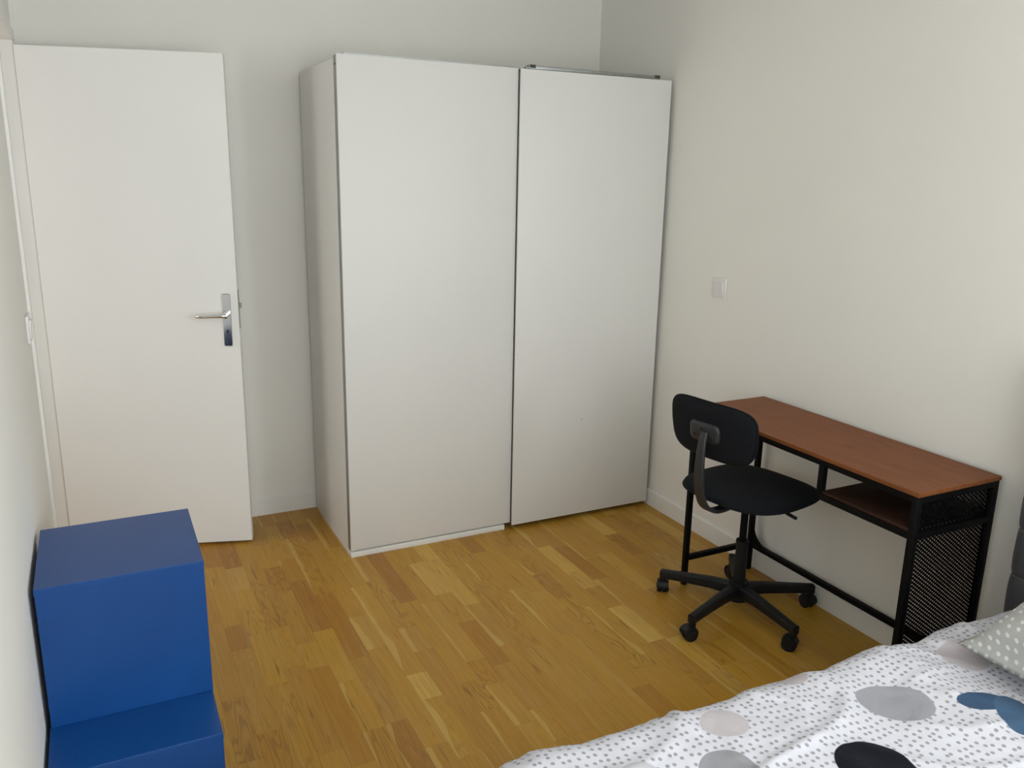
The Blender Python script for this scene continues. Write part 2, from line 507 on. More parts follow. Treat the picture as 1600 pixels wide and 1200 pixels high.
# backplate, slightly domed, long rounded rectangle
prof = rrect(0.036, 0.218, 0.007, 5)
r0 = [bm.verts.new((hx + a, 0, 0.979 + b_)) for a, b_ in prof]
r1 = [bm.verts.new((hx + a, -0.006, 0.979 + b_)) for a, b_ in prof]
r2 = [bm.verts.new((hx + a * .86, -0.009, 0.979 + b_ * .975)) for a, b_ in prof]
n = len(prof)
for A, B in ((r0, r1), (r1, r2)):
    for k in range(n): bm.faces.new((A[k], A[(k + 1) % n], B[(k + 1) % n], B[k]))
bm.faces.new(r2)
bmesh.ops.recalc_face_normals(bm, faces=bm.faces[:])
hp = link_obj('handle_plate', bm, 'chrome', door); auto_smooth(hp, 40); hp['label'] = 'polished chrome handle plate'
bm = bmesh.new()
cyl(bm, (hx, -0.010, 0.935), (hx, -0.0125, 0.935), 0.0045, seg=16)
box(bm, hx - .0022, hx + .0022, -0.0125, -0.010, 0.922, 0.935)
link_obj('keyhole', bm, 'hole', hp)
bm = bmesh.new()
cyl(bm, (hx, -0.008, 1.004), (hx, -0.030, 1.004), 0.0125, 0.0115, seg=28, bev=0.002)
cyl(bm, (hx, -0.030, 1.004), (hx, -0.050, 1.004), 0.0105, 0.0125, seg=28, bev=0.003)
path = bez([(hx + 0.004, -0.050, 1.004), (hx - 0.012, -0.055, 1.004), (hx - 0.045, -0.056, 1.003), (hx - 0.085, -0.054, 1.001), (hx - 0.112, -0.046, 1.000)], 10)
sweep(bm, path, lambda i, n_: [(a * (1 - 0.45 * i / n_), c * (1 - 0.35 * i / n_)) for a, c in circ(0.0098, 16)])
lv = link_obj('lever_handle', bm, 'chrome', door); auto_smooth(lv, 40); lv['label'] = 'polished chrome lever handle'
bm = bmesh.new()
box(bm, DW - .001, DW + .0015, 0.010, 0.030, 0.94, 1.10)
lk = link_obj('lock_plate', bm, 'alu', door)
bm = bmesh.new()
box(bm, DW + .001, DW + 0.011, 0.013, 0.026, 1.026, 1.046, bev=0.002)
link_obj('latch', bm, 'alu', door)
for z in (0.25, 1.0, 1.78):
    bm = bmesh.new()
    cyl(bm, (-0.004, DT + .006, z), (-0.004, DT + .006, z + 0.09), 0.007, seg=16, bev=.001)
    link_obj('hinge', bm, 'alu', door)

# ------------------------------------------------------------------ switches
def make_switch(name, label, group=None):
    """plate lies in local xz, facing -y"""
    t = thing(name, label, 'light switch')
    bm = bmesh.new(); box(bm, -0.041, 0.041, -0.009, 0, -0.041, 0.041, bev=0.003, seg=3)
    pl = link_obj('plate', bm, 'switch', t); auto_smooth(pl, 60)
    bm = bmesh.new()
    # rocker: shallow wedge
    vs = [(-.026, -.009, -.027), (.026, -.009, -.027), (.026, -.009, .027), (-.026, -.009, .027),
          (-.025, -.0105, -.026), (.025, -.0105, -.026), (.025, -.0145, .026), (-.025, -.0145, .026)]
    V = [bm.verts.new(v) for v in vs]
    for f in ((0, 1, 5, 4), (1, 2, 6, 5), (2, 3, 7, 6), (3, 0, 4, 7), (4, 5, 6, 7), (3, 2, 1, 0)):
        bm.faces.new([V[i] for i in f])
    bmesh.ops.recalc_face_normals(bm, faces=bm.faces[:])
    link_obj('rocker', bm, 'switch', t)
    return t
s1 = make_switch('light_switch', 'small square white switch on the bare right wall above the desk')
s1.location = (XR, -0.438, 1.139); s1.rotation_euler = (0, 0, -PI / 2)
s2 = make_switch('light_switch', 'white light switch on the left wall beside the open doorway')
s2.location = (XL, -0.395, 1.120); s2.rotation_euler = (0, 0, PI / 2)

# ------------------------------------------------------------------ wardrobe
wd = thing('wardrobe', 'tall white wardrobe with two plain sliding doors standing in the corner', 'wardrobe')
W, H, D = 1.502, 2.010, 0.582
bm = bmesh.new()
box(bm, 0, 0.018, 0.032, D, 0, H - 0.012, bev=0.0008)
sp = link_obj('side_panel', bm, 'wardrobe', wd)
sp2 = part_box('side_panel', 'wardrobe', wd, W - 0.018, W, 0.012, D, 0.0, H - 0.012, bev=0.0008)
part_box('top_panel', 'wardrobe', wd, 0.018, W - 0.018, 0.012, D, H - 0.036, H - 0.014)
part_box('back_panel', 'wardrobe', wd, 0.018, W - 0.018, D - 0.008, D - 0.002, 0.04, H - 0.036)
part_box('floor_panel', 'wardrobe', wd, 0.018, W - 0.018, 0.012, D - 0.008, 0.06, 0.078)
part_box('divider', 'wardrobe', wd, W / 2 - 0.018, W / 2 + 0.018, 0.02, D - 0.008, 0.078, H - 0.036)
part_box('plinth', 'wardrobe', wd, 0.018, W - 0.018, 0.07, 0.086, 0, 0.06)
# edge profile seen between side and sliding door
part_box('edge_profile', 'alu', wd, 0.0015, 0.016, -0.001, 0.031, 0.025, H - 0.002)
part_box('edge_profile', 'alu', wd, W - 0.016, W - 0.003, -0.001, 0.014, 0.03, H - 0.03)
part_box('bottom_rail', 'trim', wd, 0.0, 0.722, -0.0175, 0.031, 0.0, 0.024, bev=0.001)
# top running rail with end pieces
tr_ = part_box('top_rail', 'alu', wd, 0.03, W - 0.05, -0.003, 0.045, H - 0.012, H + 0.006)
tr2 = part_box('door_carriage', 'alu', wd, 0.800, 1.455, -0.012, 0.02, H + 0.002, H + 0.0165, bev=0.001)
for x in (0.803, 1.425):
    part_box('roller_bracket', 'dark_gap', tr2, x, x + 0.028, -0.014, 0.020, H + 0.006, H + 0.0185, bev=0.002)
    part_box('roller_bracket', 'alu', tr2, x - 0.02, x - 0.004, -0.014, 0.010, H + 0.002, H + 0.0085, bev=0.001)
for x in (0.64, 0.715):
    part_box('roller_bracket', 'alu', wd, x, x + 0.03, -0.004, 0.02, H + 0.002, H + 0.006, bev=0.001)
d1 = part_box('sliding_door', 'wardrobe', wd, 0.0, 0.7495, -0.0175, -0.002, 0.031, H, bev=0.001)
part_box('edge_strip', 'alu', d1, -0.0010, 0.0, -0.010, -0.003, 0.033, H - 0.001)
d2 = part_box('sliding_door', 'wardrobe', wd, 0.7515, W, -0.0345, -0.019, 0.0227, H - 0.002, bev=0.001)
part_box('edge_strip', 'dark_gap', d2, 0.7500, 0.7517, -0.0265, -0.0190, 0.024, H - 0.003)
bm = bmesh.new(); cyl(bm, (1.105, -0.0345, 0.492), (1.105, -0.0351, 0.492), 0.0022, seg=10)
link_obj('scuff', bm, 'dark_gap', d2)
bm = bmesh.new(); cyl(bm, (-0.0005, -0.001, H - 0.035), (-0.003, -0.001, H - 0.035), 0.004, seg=12)
link_obj('screw', bm, 'dark_gap', wd)

# ------------------------------------------------------------------ blue boxes
def make_box(label, loc, w=0.350, d=0.345, h=0.347):
    t = thing('storage_box', label, 'box', loc, 0, None)
    bm = bmesh.new(); box(bm, 0, w, 0, d, 0, h - 0.0035, bev=0.0012)
    b_ = link_obj('body', bm, 'blue', t)
    bm = bmesh.new()
    box(bm, -0.0006, w + 0.0006, -0.0016, d, h - 0.0035, h, bev=0.0009)
    box(bm, -0.0006, w + 0.0006, -0.0016, -0.0002, h - 0.016, h - 0.0030, bev=0.0004)
    l_ = link_obj('lid', bm, 'blue', t)
    return t
make_box('blue storage box on top, upper one of the stack of two against the left wall', (-1.048, -1.286, 0.3473))
make_box('blue storage box at the bottom of the stack, jutting out under the upper one', (-1.050, -1.462, 0.0), w=0.350, d=0.36, h=0.3471)

# ------------------------------------------------------------------ desk
KX0, KX1, KY0, KY1, KH = 1.1365, 1.4985, -1.781, -0.779, 0.747
T = 0.020
dk = thing('desk', 'narrow desk with a brown wooden top on a black metal frame', 'desk', (0, 0, 0))
bm = bmesh.new(); box(bm, KX0, KX1, KY0, KY1, KH - 0.013, KH, bev=0.0018)
o = link_obj('desktop', bm, 'desk_top', dk); o['label'] = 'brown stained wooden top'
zt = KH - 0.013
ix0, ix1, iy0, iy1 = KX0 + 0.003, KX1 - 0.003, KY0 + 0.003, KY1 - 0.003
for (x, y, zz) in ((ix0, iy1 - T, 0), (ix1 - T, iy1 - T, 0), (ix0, iy0, 0), (ix1 - T, iy0, 0)):
    lg = part_box('leg', 'black_metal', dk, x, x + T, y, y + T, 0.006, zt, bev=0.0015)
    part_box('foot', 'black_plastic', lg, x + .001, x + T - .001, y + .001, y + T - .001, 0, 0.006)
bm = bmesh.new()
box(bm, ix0, ix0 + T, iy0 + T, iy1 - T, zt - T, zt, bev=0.0015); box(bm, ix1 - T, ix1, iy0 + T, iy1 - T, zt - T, zt, bev=0.0015)
box(bm, ix0 + T, ix1 - T, iy0, iy0 + T, zt - T, zt, bev=0.0015); box(bm, ix0 + T, ix1 - T, iy1 - T, iy1, zt - T, zt, bev=0.0015)
link_obj('top_frame', bm, 'black_metal', dk)
part_box('crossbar', 'black_metal', dk, ix0 + T, ix1 - T, iy1 - T, iy1, 0.106, 0.106 + T, bev=0.001)
part_box('crossbar', 'black_metal', dk, ix0 + T, ix1 - T, iy0, iy0 + T, 0.106, 0.106 + T, bev=0.001)
part_box('rear_stretcher', 'black_metal', dk, ix1 - T, ix1, iy0 + T, iy1 - T, 0.106, 0.106 + T, bev=0.001)
bm = bmesh.new()   # curved corner gusset between far rear leg and stretcher
R_ = 0.085
c = (iy1 - T - R_, 0.126 + R_)
pr = [(iy1 - T, 0.126)] + [(c[0] + R_ * math.cos(a), c[1] + R_ * math.sin(a)) for a in [-PI / 2 * (1 - k / 12) for k in range(13)]][::-1]
fa = [bm.verts.new((ix1 - 0.014, y, z)) for y, z in pr]; fb = [bm.verts.new((ix1 - 0.006, y, z)) for y, z in pr]
bm.faces.new(fa); bm.faces.new(fb)
for k in range(len(pr)): bm.faces.new((fa[k], fa[(k + 1) % len(pr)], fb[(k + 1) % len(pr)], fb[k]))
bmesh.ops.recalc_face_normals(bm, faces=bm.faces[:])
link_obj('corner_brace', bm, 'black_metal', dk)
ys = -1.416    # inner end of the shelf
zs = 0.602
for x in (ix0, ix1 - T):
    part_box('divider_post', 'black_metal', dk, x, x + T, ys - T, ys, zs, zt - T, bev=0.001)
bm = bmesh.new()
box(bm, ix0, ix0 + T, iy0 + T, ys - T, zs, zs + T, bev=0.001); box(bm, ix1 - T, ix1, iy0 + T, ys - T, zs, zs + T, bev=0.001)
box(bm, ix0 + T, ix1 - T, ys - T, ys, zs, zs + T, bev=0.001); box(bm, ix0 + T, ix1 - T, iy0, iy0 + T, zs, zs + T, bev=0.001)
link_obj('shelf_frame', bm, 'black_metal', dk)
MAT['shelf'] = desk_wood('shaded_shelf_wood', (0.026, 0.011, 0.007), (0.042, 0.018, 0.011), 0.5)  # desk wood in darker colours, standing for the shade under the desktop
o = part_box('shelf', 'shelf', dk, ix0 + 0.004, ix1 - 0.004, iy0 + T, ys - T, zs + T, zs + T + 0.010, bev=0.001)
o['label'] = 'brown wooden shelf with shade painted into its colour'
# expanded metal side panel: diamond holes in one sheet
def mesh_panel(x0, x1, z0, z1, y, th=0.0016, px=0.0180, pz=0.0128):
    bm = bmesh.new()
    nx = int(round((x1 - x0) / px)); nz = int(round((z1 - z0) / pz))
    px = (x1 - x0) / nx; pz = (z1 - z0) / nz
    def strand(a, b_, st):
        a = Vector(a); b_ = Vector(b_); d = (b_ - a).normalized(); nrm = Vector((-d.z, 0, d.x)) * st / 2
        P = [a + nrm, b_ + nrm, b_ - nrm, a - nrm]
        f0 = [bm.verts.new((q.x, y - th / 2, q.z)) for q in P]; f1 = [bm.verts.new((q.x, y + th / 2, q.z)) for q in P]
        bm.faces.new(f0); bm.faces.new(f1[::-1])
        for k in (0, 2): bm.faces.new((f0[k], f1[k], f1[(k + 1) % 4], f0[(k + 1) % 4]))
    for i in range(nx):
        for j in range(nz):
            cx, cz = x0 + px * (i + .5), z0 + pz * (j + .5)
            strand((cx - px / 2, 0, cz), (cx, 0, cz + pz / 2), 0.0030); strand((cx, 0, cz + pz / 2), (cx + px / 2, 0, cz), 0.0058)
            strand((cx + px / 2, 0, cz), (cx, 0, cz - pz / 2), 0.0030); strand((cx, 0, cz - pz / 2), (cx - px / 2, 0, cz), 0.0058)
    # rim of the sheet
    for a in ((x0 - .001, x0 + .006, z0, z1), (x1 - .006, x1 + .001, z0, z1), (x0, x1, z1 - .006, z1 + .001), (x0, x1, z0 - .001, z0 + .006)):
        box(bm, a[0], a[1], y - th / 2, y + th / 2, a[2], a[3])
    return bm
link_obj('mesh_panel', mesh_panel(ix0 + T, ix1 - T, 0.126, zt - T, iy0 + T * 0.75), 'black_metal', dk)

# ------------------------------------------------------------------ office chair
CA = math.radians(9)
ch = thing('office_chair', 'black swivel office chair on five castors pulled up to the desk', 'chair', (1.197, -1.050, 0), CA)

def pad(outline, th_up, th_dn, edge, crown=2.6):
    """cushion in local xy with outline(angle)->(x,y); z up"""
    bm = bmesh.new(); N = 72; rings = []
    ks = [0.0, 0.2, 0.4, 0.58, 0.72, 0.83, 0.91, 0.96, 0.985, 1.0]
    def ring(k, z):
        return [bm.verts.new((outline(2 * PI * i / N)[0] * k, outline(2 * PI * i / N)[1] * k, z)) for i in range(N)]
    top = bm.verts.new((0, 0, th_up))
    for k in ks[1:]:
        rings.append(ring(k, edge + (th_up - edge) * (1 - k ** crown) ** 0.5))
    rings.append(ring(1.004, edge * 0.3)); 
    for k in reversed(ks[1:]):
        rings.append(ring(k * 0.99, -th_dn * (1 - k ** 5) ** 0.5))
    bot = bm.verts.new((0, 0, -th_dn))
    for i in range(N):
        bm.faces.new((top, rings[0][i], rings[0][(i + 1) % N])); bm.faces.new((bot, rings[-1][(i + 1) % N], rings[-1][i]))
        for a, c in zip(rings, rings[1:]):
            bm.faces.new((a[i], c[i], c[(i + 1) % N], a[(i + 1) % N]))
    bmesh.ops.recalc_face_normals(bm, faces=bm.faces[:])
    return bm
def superell(a, b_, e):
    def f(t):
        ct, s = math.cos(t), math.sin(t)
        return (a * math.copysign(abs(ct) ** (2 / e), ct), b_ * math.copysign(abs(s) ** (2 / e), s))
    return f
SZ = 0.488
se = superell(0.224, 0.218, 3.0)
def seat_outline(t):
    x, y = se(t)
    return (x, y * (1.0 - 0.03 * x / 0.22 - 0.05 * (x / 0.22) ** 2))
bm = pad(seat_outline, 0.036, 0.018, 0.010)
for v in bm.verts:
    v.co.z += SZ
    if v.co.x > 0.10: v.co.z -= (v.co.x - 0.10) ** 2 * 1.2     # waterfall front
    v.co.x += 0.026
seat = link_obj('seat', bm, 'chair_fabric', ch, smooth=True)
bm = bmesh.new()
sweep(bm, [(seat_outline(2 * PI * i / 72)[0] * 1.006 + 0.026, seat_outline(2 * PI * i / 72)[1] * 1.006, SZ + 0.002 - max(0, seat_outline(2 * PI * i / 72)[0] - .10) ** 2 * 1.2) for i in range(72)], circ(0.0028, 8), closed=True, up=(0, 0, 1))
link_obj('piping', bm, 'chair_fabric', seat, smooth=True)
# seat shell and mechanism
bm = bmesh.new()
box(bm, -0.10, 0.11, -0.055, 0.055, SZ - 0.046, SZ - 0.016, bev=0.006)
cyl(bm, (0, 0, SZ - 0.075), (0, 0, SZ - 0.04), 0.026, 0.034, seg=28)
mech = link_obj('seat_mechanism', bm, 'black_plastic', ch); auto_smooth(mech)
bm = bmesh.new()
sweep(bm, bez([(0.01, -0.05, SZ - 0.030), (0.02, -0.10, SZ - 0.034), (0.032, -0.145, SZ - 0.043), (0.041, -0.18, SZ - 0.052)], 6), circ(0.0048, 10))
sweep(bm, [(0.034, -0.152, SZ - 0.0445), (0.043, -0.188, SZ - 0.0545)], circ(0.0062, 10))
link_obj('lever', bm, 'black_plastic', ch, smooth=True)
# backrest
BX, BZ = -0.222, 0.750
tilt = math.radians(6)
be = superell(0.187, 0.1020, 4.2)
def back_outline(t):
    x, y = be(t)            # x: width, y: height
    k = 1.0 - 0.045 * (-y / 0.1035) - 0.03 * abs(y / 0.1035)
    return (x * k, y)
def back_map(v, off=0.0):
    w_, h_, d_ = v
    cu = 0.55 * w_ * w_          # gentle wrap around the sitter
    x = d_ + cu
    return Vector((BX + x * math.cos(tilt) - h_ * math.sin(tilt), w_ + 0.012, BZ + h_ * math.cos(tilt) + x * math.sin(tilt)))
bm = pad(back_outline, 0.030, 0.020, 0.010)
for v in bm.verts: v.co = back_map((v.co.x, v.co.y, v.co.z))
bmesh.ops.recalc_face_normals(bm, faces=bm.faces[:])
bk = link_obj('backrest', bm, 'chair_fabric', ch, smooth=True)
bm = bmesh.new()
sweep(bm, [back_map((back_outline(2 * PI * i / 80)[0] * 1.004, back_outline(2 * PI * i / 80)[1] * 1.006, 0.002)) for i in range(80)], circ(0.0030, 8), closed=True, up=(1, 0, 0))
link_obj('piping', bm, 'chair_fabric', bk, smooth=True)
# mounting plate on the rear of the backrest
bm = bmesh.new()
prof = rrect(0.128, 0.068, 0.020, 6)
n = len(prof)
R0 = [bm.verts.new(back_map((a * 1.05, b_ * 1.05, -0.018))) for a, b_ in prof]
R1 = [bm.verts.new(back_map((a, b_, -0.027))) for a, b_ in prof]
R2 = [bm.verts.new(back_map((a * .8, b_ * .74, -0.032))) for a, b_ in prof]
for A, B in ((R0, R1), (R1, R2)):
    for k in range(n): bm.faces.new((A[k], A[(k + 1) % n], B[(k + 1) % n], B[k]))
bm.faces.new(R2); bm.faces.new(R0[::-1])
bmesh.ops.recalc_face_normals(bm, faces=bm.faces[:])
mp = link_obj('mounting_plate', bm, 'grey_plastic', ch, smooth=True); mp['label'] = 'dark grey plastic mounting plate'
for (w_, h_) in ((0.004, 0.013), (0.038, -0.014), (-0.036, -0.016)):
    bm = bmesh.new()
    a = back_map((w_, h_, -0.028)); c = back_map((w_, h_, -0.0335))
    cyl(bm, a, c, 0.0052, seg=14)
    link_obj('screw_hole', bm, 'hole', mp)
# curved flat support bar
bm = bmesh.new()
cz = 0.0
bar = bez([(BX - 0.034, cz, 0.752), (BX - 0.042, cz, 0.72), (BX - 0.047, cz, 0.66), (BX - 0.046, cz, 0.60), (BX - 0.036, cz, 0.535),
           (BX - 0.012, cz, 0.484), (BX + 0.028, cz, 0.455), (BX + 0.072, cz, 0.446), (BX + 0.14, cz, 0.449)], 8)
def barsec(i, n_):
    f = i / n_
    w_ = 0.026 + 0.014 * min(1, f * 3)
    return rrect(w_, 0.014, 0.005, 3)
sweep(bm, bar, barsec, up=None)
sb = link_obj('back_support', bm, 'grey_plastic', ch); auto_smooth(sb, 45); sb['label'] = 'dark grey curved support bar'
# gas lift
bm = bmesh.new(); cyl(bm, (0, 0, 0.27), (0, 0, SZ - 0.05), 0.0135, seg=28)
gpz = link_obj('piston', bm, 'black_metal', ch); auto_smooth(gpz)
bm = bmesh.new()
cyl(bm, (0, 0, 0.085), (0, 0, 0.283), 0.0235, 0.0215, seg=32)
cyl(bm, (0, 0, 0.278), (0, 0, 0.290), 0.0240, 0.0235, seg=32, bev=0.002)
gc = link_obj('column', bm, 'black_plastic', ch); auto_smooth(gc)
bm = bmesh.new()
cyl(bm, (0, 0, 0.056), (0, 0, 0.124), 0.036, 0.034, seg=36, bev=0.004)
hb = link_obj('hub', bm, 'black_plastic', ch); auto_smooth(hb)
RL = 0.292
def leg_bm():
    bm = bmesh.new()
    def sec(i, n_):
        return None
    st = [(0.020, 0.092, 0.040, 0.046), (0.10, 0.094, 0.035, 0.041), (0.20, 0.087, 0.031, 0.036), (0.275, 0.081, 0.029, 0.034), (0.302, 0.079, 0.029, 0.034)]
    rings = []
    for r, z, w_, h_ in st:
        rings.append([bm.verts.new((r, a, z + b_)) for a, b_ in rrect(w_, h_, 0.007, 3)])
    m = len(rings[0])
    for A, B in zip(rings, rings[1:]):
        for k in range(m): bm.faces.new((A[k], A[(k + 1) % m], B[(k + 1) % m], B[k]))
    bm.faces.new(rings[0][::-1]); bm.faces.new(rings[-1])
    cyl(bm, (RL, 0, 0.050), (RL, 0, 0.085), 0.0125, 0.0150, seg=20)
    bmesh.ops.recalc_face_normals(bm, faces=bm.faces[:])
    return bm
def caster_bm():
    bm = bmesh.new()
    for s in (-1, 1):
        cyl(bm, (0, s * 0.004, 0.0255), (0, s * 0.021, 0.0255), 0.0255, seg=28, bev=0.0035)
        cyl(bm, (0, s * 0.020, 0.0255), (0, s * 0.0235, 0.0255), 0.013, 0.011, seg=20)
    cyl(bm, (0.0, -0.004, 0.0255), (0.0, 0.004, 0.0255), 0.018, seg=20)
    # hood over the wheels
    N = 12
    for s in (1,):
        ang = [PI * 0.02 + PI * 0.80 * k / N for k in range(N + 1)]
        a0 = [bm.verts.new((0.0285 * math.cos(a), -0.0155, 0.0255 + 0.0285 * math.sin(a))) for a in ang]
        a1 = [bm.verts.new((0.0285 * math.cos(a), 0.0155, 0.0255 + 0.0285 * math.sin(a))) for a in ang]
        b0 = [bm.verts.new((0.0262 * math.cos(a), -0.0155, 0.0255 + 0.0262 * math.sin(a))) for a in ang]
        b1 = [bm.verts.new((0.0262 * math.cos(a), 0.0155, 0.0255 + 0.0262 * math.sin(a))) for a in ang]
        for k in range(N):
            bm.faces.new((a0[k], a0[k + 1], a1[k + 1], a1[k])); bm.faces.new((b0[k], b1[k], b1[k + 1], b0[k + 1]))
            bm.faces.new((a0[k], b0[k], b0[k + 1], a0[k + 1])); bm.faces.new((a1[k], a1[k + 1], b1[k + 1], b1[k]))
        bm.faces.new((a0[0], a1[0], b1[0], b0[0])); bm.faces.new((a0[N], b0[N], b1[N], a1[N]))
    cyl(bm, (0.010, 0, 0.044), (0.010, 0, 0.062), 0.0085, seg=16)
    bmesh.ops.recalc_face_normals(bm, faces=bm.faces[:])
    return bm
leg0 = link_obj('leg', leg_bm(), 'black_plastic', ch); auto_smooth(leg0, 40)
cas0 = link_obj('caster', caster_bm(), 'black_plastic', leg0); auto_smooth(cas0, 40)
yaws = [1.9, 2.7, 0.6, -1.2, 0.4]
for k, deg in enumerate((125, 197, 269, 341, 53)):
    if k == 0: lg, cs = leg0, cas0
    else:
        lg = leg0.copy(); COL.objects.link(lg); lg.parent = ch
        cs = cas0.copy(); COL.objects.link(cs); cs.parent = lg
    lg.rotation_euler = (0, 0, math.radians(deg) - CA)
    yw = yaws[k]
    cs.rotation_euler = (0, 0, yw)
    cs.location = (RL - 0.010 * math.cos(yw), -0.010 * math.sin(yw), 0)

# ------------------------------------------------------------------ bed
BZT = 0.50
bed = thing('bed', 'bed with a dark grey padded fabric headboard against the right wall', 'bed')
part_box('base', 'head_fabric', bed, -0.52, 1.41, -3.43, -2.06, 0.06, 0.28, bev=0.01)
for x in (-0.45, 1.33):
    for y in (-3.36, -2.13):
        bm = bmesh.new(); cyl(bm, (x, y, 0), (x, y, 0.06), 0.02, 0.026, seg=20)
        link_obj('leg', bm, 'black_plastic', bed, smooth=False)
# headboard, horizontally channelled
def headboard():
    bm = bmesh.new()
    y0, y1, z0, z1 = -3.55, -1.897, 0.10, 1.12
    seams = [0.217, 0.357, 0.497, 0.637, 0.777, 0.917, 1.05]
    ny, nz = 60, 170
    def face(y, z):
        ed = min(y - y0, y1 - y, z1 - z)
        r = 0.018
        e = 0 if ed > r else (1 - math.sqrt(max(0, 1 - ((r - ed) / r) ** 2))) * r
        zz = z + 0.006 * math.sin(y * 7)
        dm = min(abs(zz - s_) for s_ in seams)
        ch_ = 0.005 * math.exp(-(dm / 0.010) ** 2) - 0.004 * math.sin(min(1, dm / 0.07) * PI / 2)
        nz_ = 0.0035 * noise.noise(Vector((y * 9, z * 14, 1.0)))
        return 1.405 + e + ch_ + nz_
    G = [[bm.verts.new((face(y0 + (y1 - y0) * i / ny, z0 + (z1 - z0) * j / nz), y0 + (y1 - y0) * i / ny, z0 + (z1 - z0) * j / nz)) for j in range(nz + 1)] for i in range(ny + 1)]
    for i in range(ny):
        for j in range(nz): bm.faces.new((G[i][j], G[i][j + 1], G[i + 1][j + 1], G[i + 1][j]))
    xb = 1.508
    rim = [G[i][0] for i in range(ny + 1)] + [G[ny][j] for j in range(1, nz + 1)] + [G[i][nz] for i in range(ny - 1, -1, -1)] + [G[0][j] for j in range(nz - 1, 0, -1)]
    bk_ = [bm.verts.new((xb, v.co.y, v.co.z)) for v in rim]
    n_ = len(rim)
    for k in range(n_): bm.faces.new((rim[k], rim[(k + 1) % n_], bk_[(k + 1) % n_], bk_[k]))
    bm.faces.new(bk_)
    bmesh.ops.recalc_face_normals(bm, faces=bm.faces[:])
    return bm, seams, face
bmh, seams, face = headboard()
hbd = link_obj('headboard', bmh, 'head_fabric', bed); auto_smooth(hbd, 60)
for s_ in seams[2:]:
    bm = bmesh.new()
    pth = []
    for i in range(60):
        y = -3.54 + (1.638) * i / 59
        z = s_ - 0.006 * math.sin(y * 7)
        pth.append((face(y, z) - 0.001, y, z))
    sweep(bm, pth, circ(0.0016, 6), up=(0, 0, 1))
    link_obj('seam', bm, 'seam', hbd, smooth=True)
mt = part_box('mattress', 'mattress', None, -0.52, 1.385, -3.42, -2.075, 0.285, BZT - 0.035, bev=0.03, seg=4)
tag(mt, 'white mattress lying on the bed base under the dotted duvet', 'mattress')

WHITE = (0.655, 0.65, 0.705)
GREYD = (0.33, 0.32, 0.34)
PALE = (0.53, 0.485, 0.505)
blobs = [
    (0.568, -2.202, 0.078, 0.062, -0.5, (0.33, 0.325, 0.355)),
    (0.362, -2.330, 0.078, 0.075, 0.3, (0.003, 0.0035, 0.009)),
    (0.744, -2.286, 0.070, 0.030, -0.25, (0.040, 0.080, 0.150)),
    (0.762, -2.340, 0.078, 0.040, 0.75, (0.055, 0.110, 0.195)),
    (0.185, -2.110, 0.050, 0.046, 0.0, PALE),
    (0.440, -2.036, 0.040, 0.030, 0.0, PALE),
    (0.885, -2.135, 0.062, 0.055, 0.0, PALE),
    (-0.06, -2.185, 0.05, 0.05, 0.0, (0.50, 0.49, 0.52)),
    (0.10, -2.225, 0.055, 0.055, 0.0, (0.30, 0.30, 0.32)),
    (0.05, -2.60, 0.07, 0.07, 0.0, PALE),
    (0.62, -2.72, 0.07, 0.07, 0.0, (0.40, 0.395, 0.42)),
    (-0.30, -2.45, 0.07, 0.07, 0.0, (0.045, 0.085, 0.155)),
    (1.05, -2.62, 0.07, 0.07, 0.0, (0.006, 0.007, 0.018)),
]
MAT['duvet'] = dots_mat('dotted_duvet_cotton', WHITE, GREYD, 0.0182, 0.0041, 0.5, blobs)
MAT['pillow'] = dots_mat('dotted_pillow_cotton', (0.44, 0.44, 0.42), (0.70, 0.70, 0.68), 0.0225, 0.0048, 0.30)

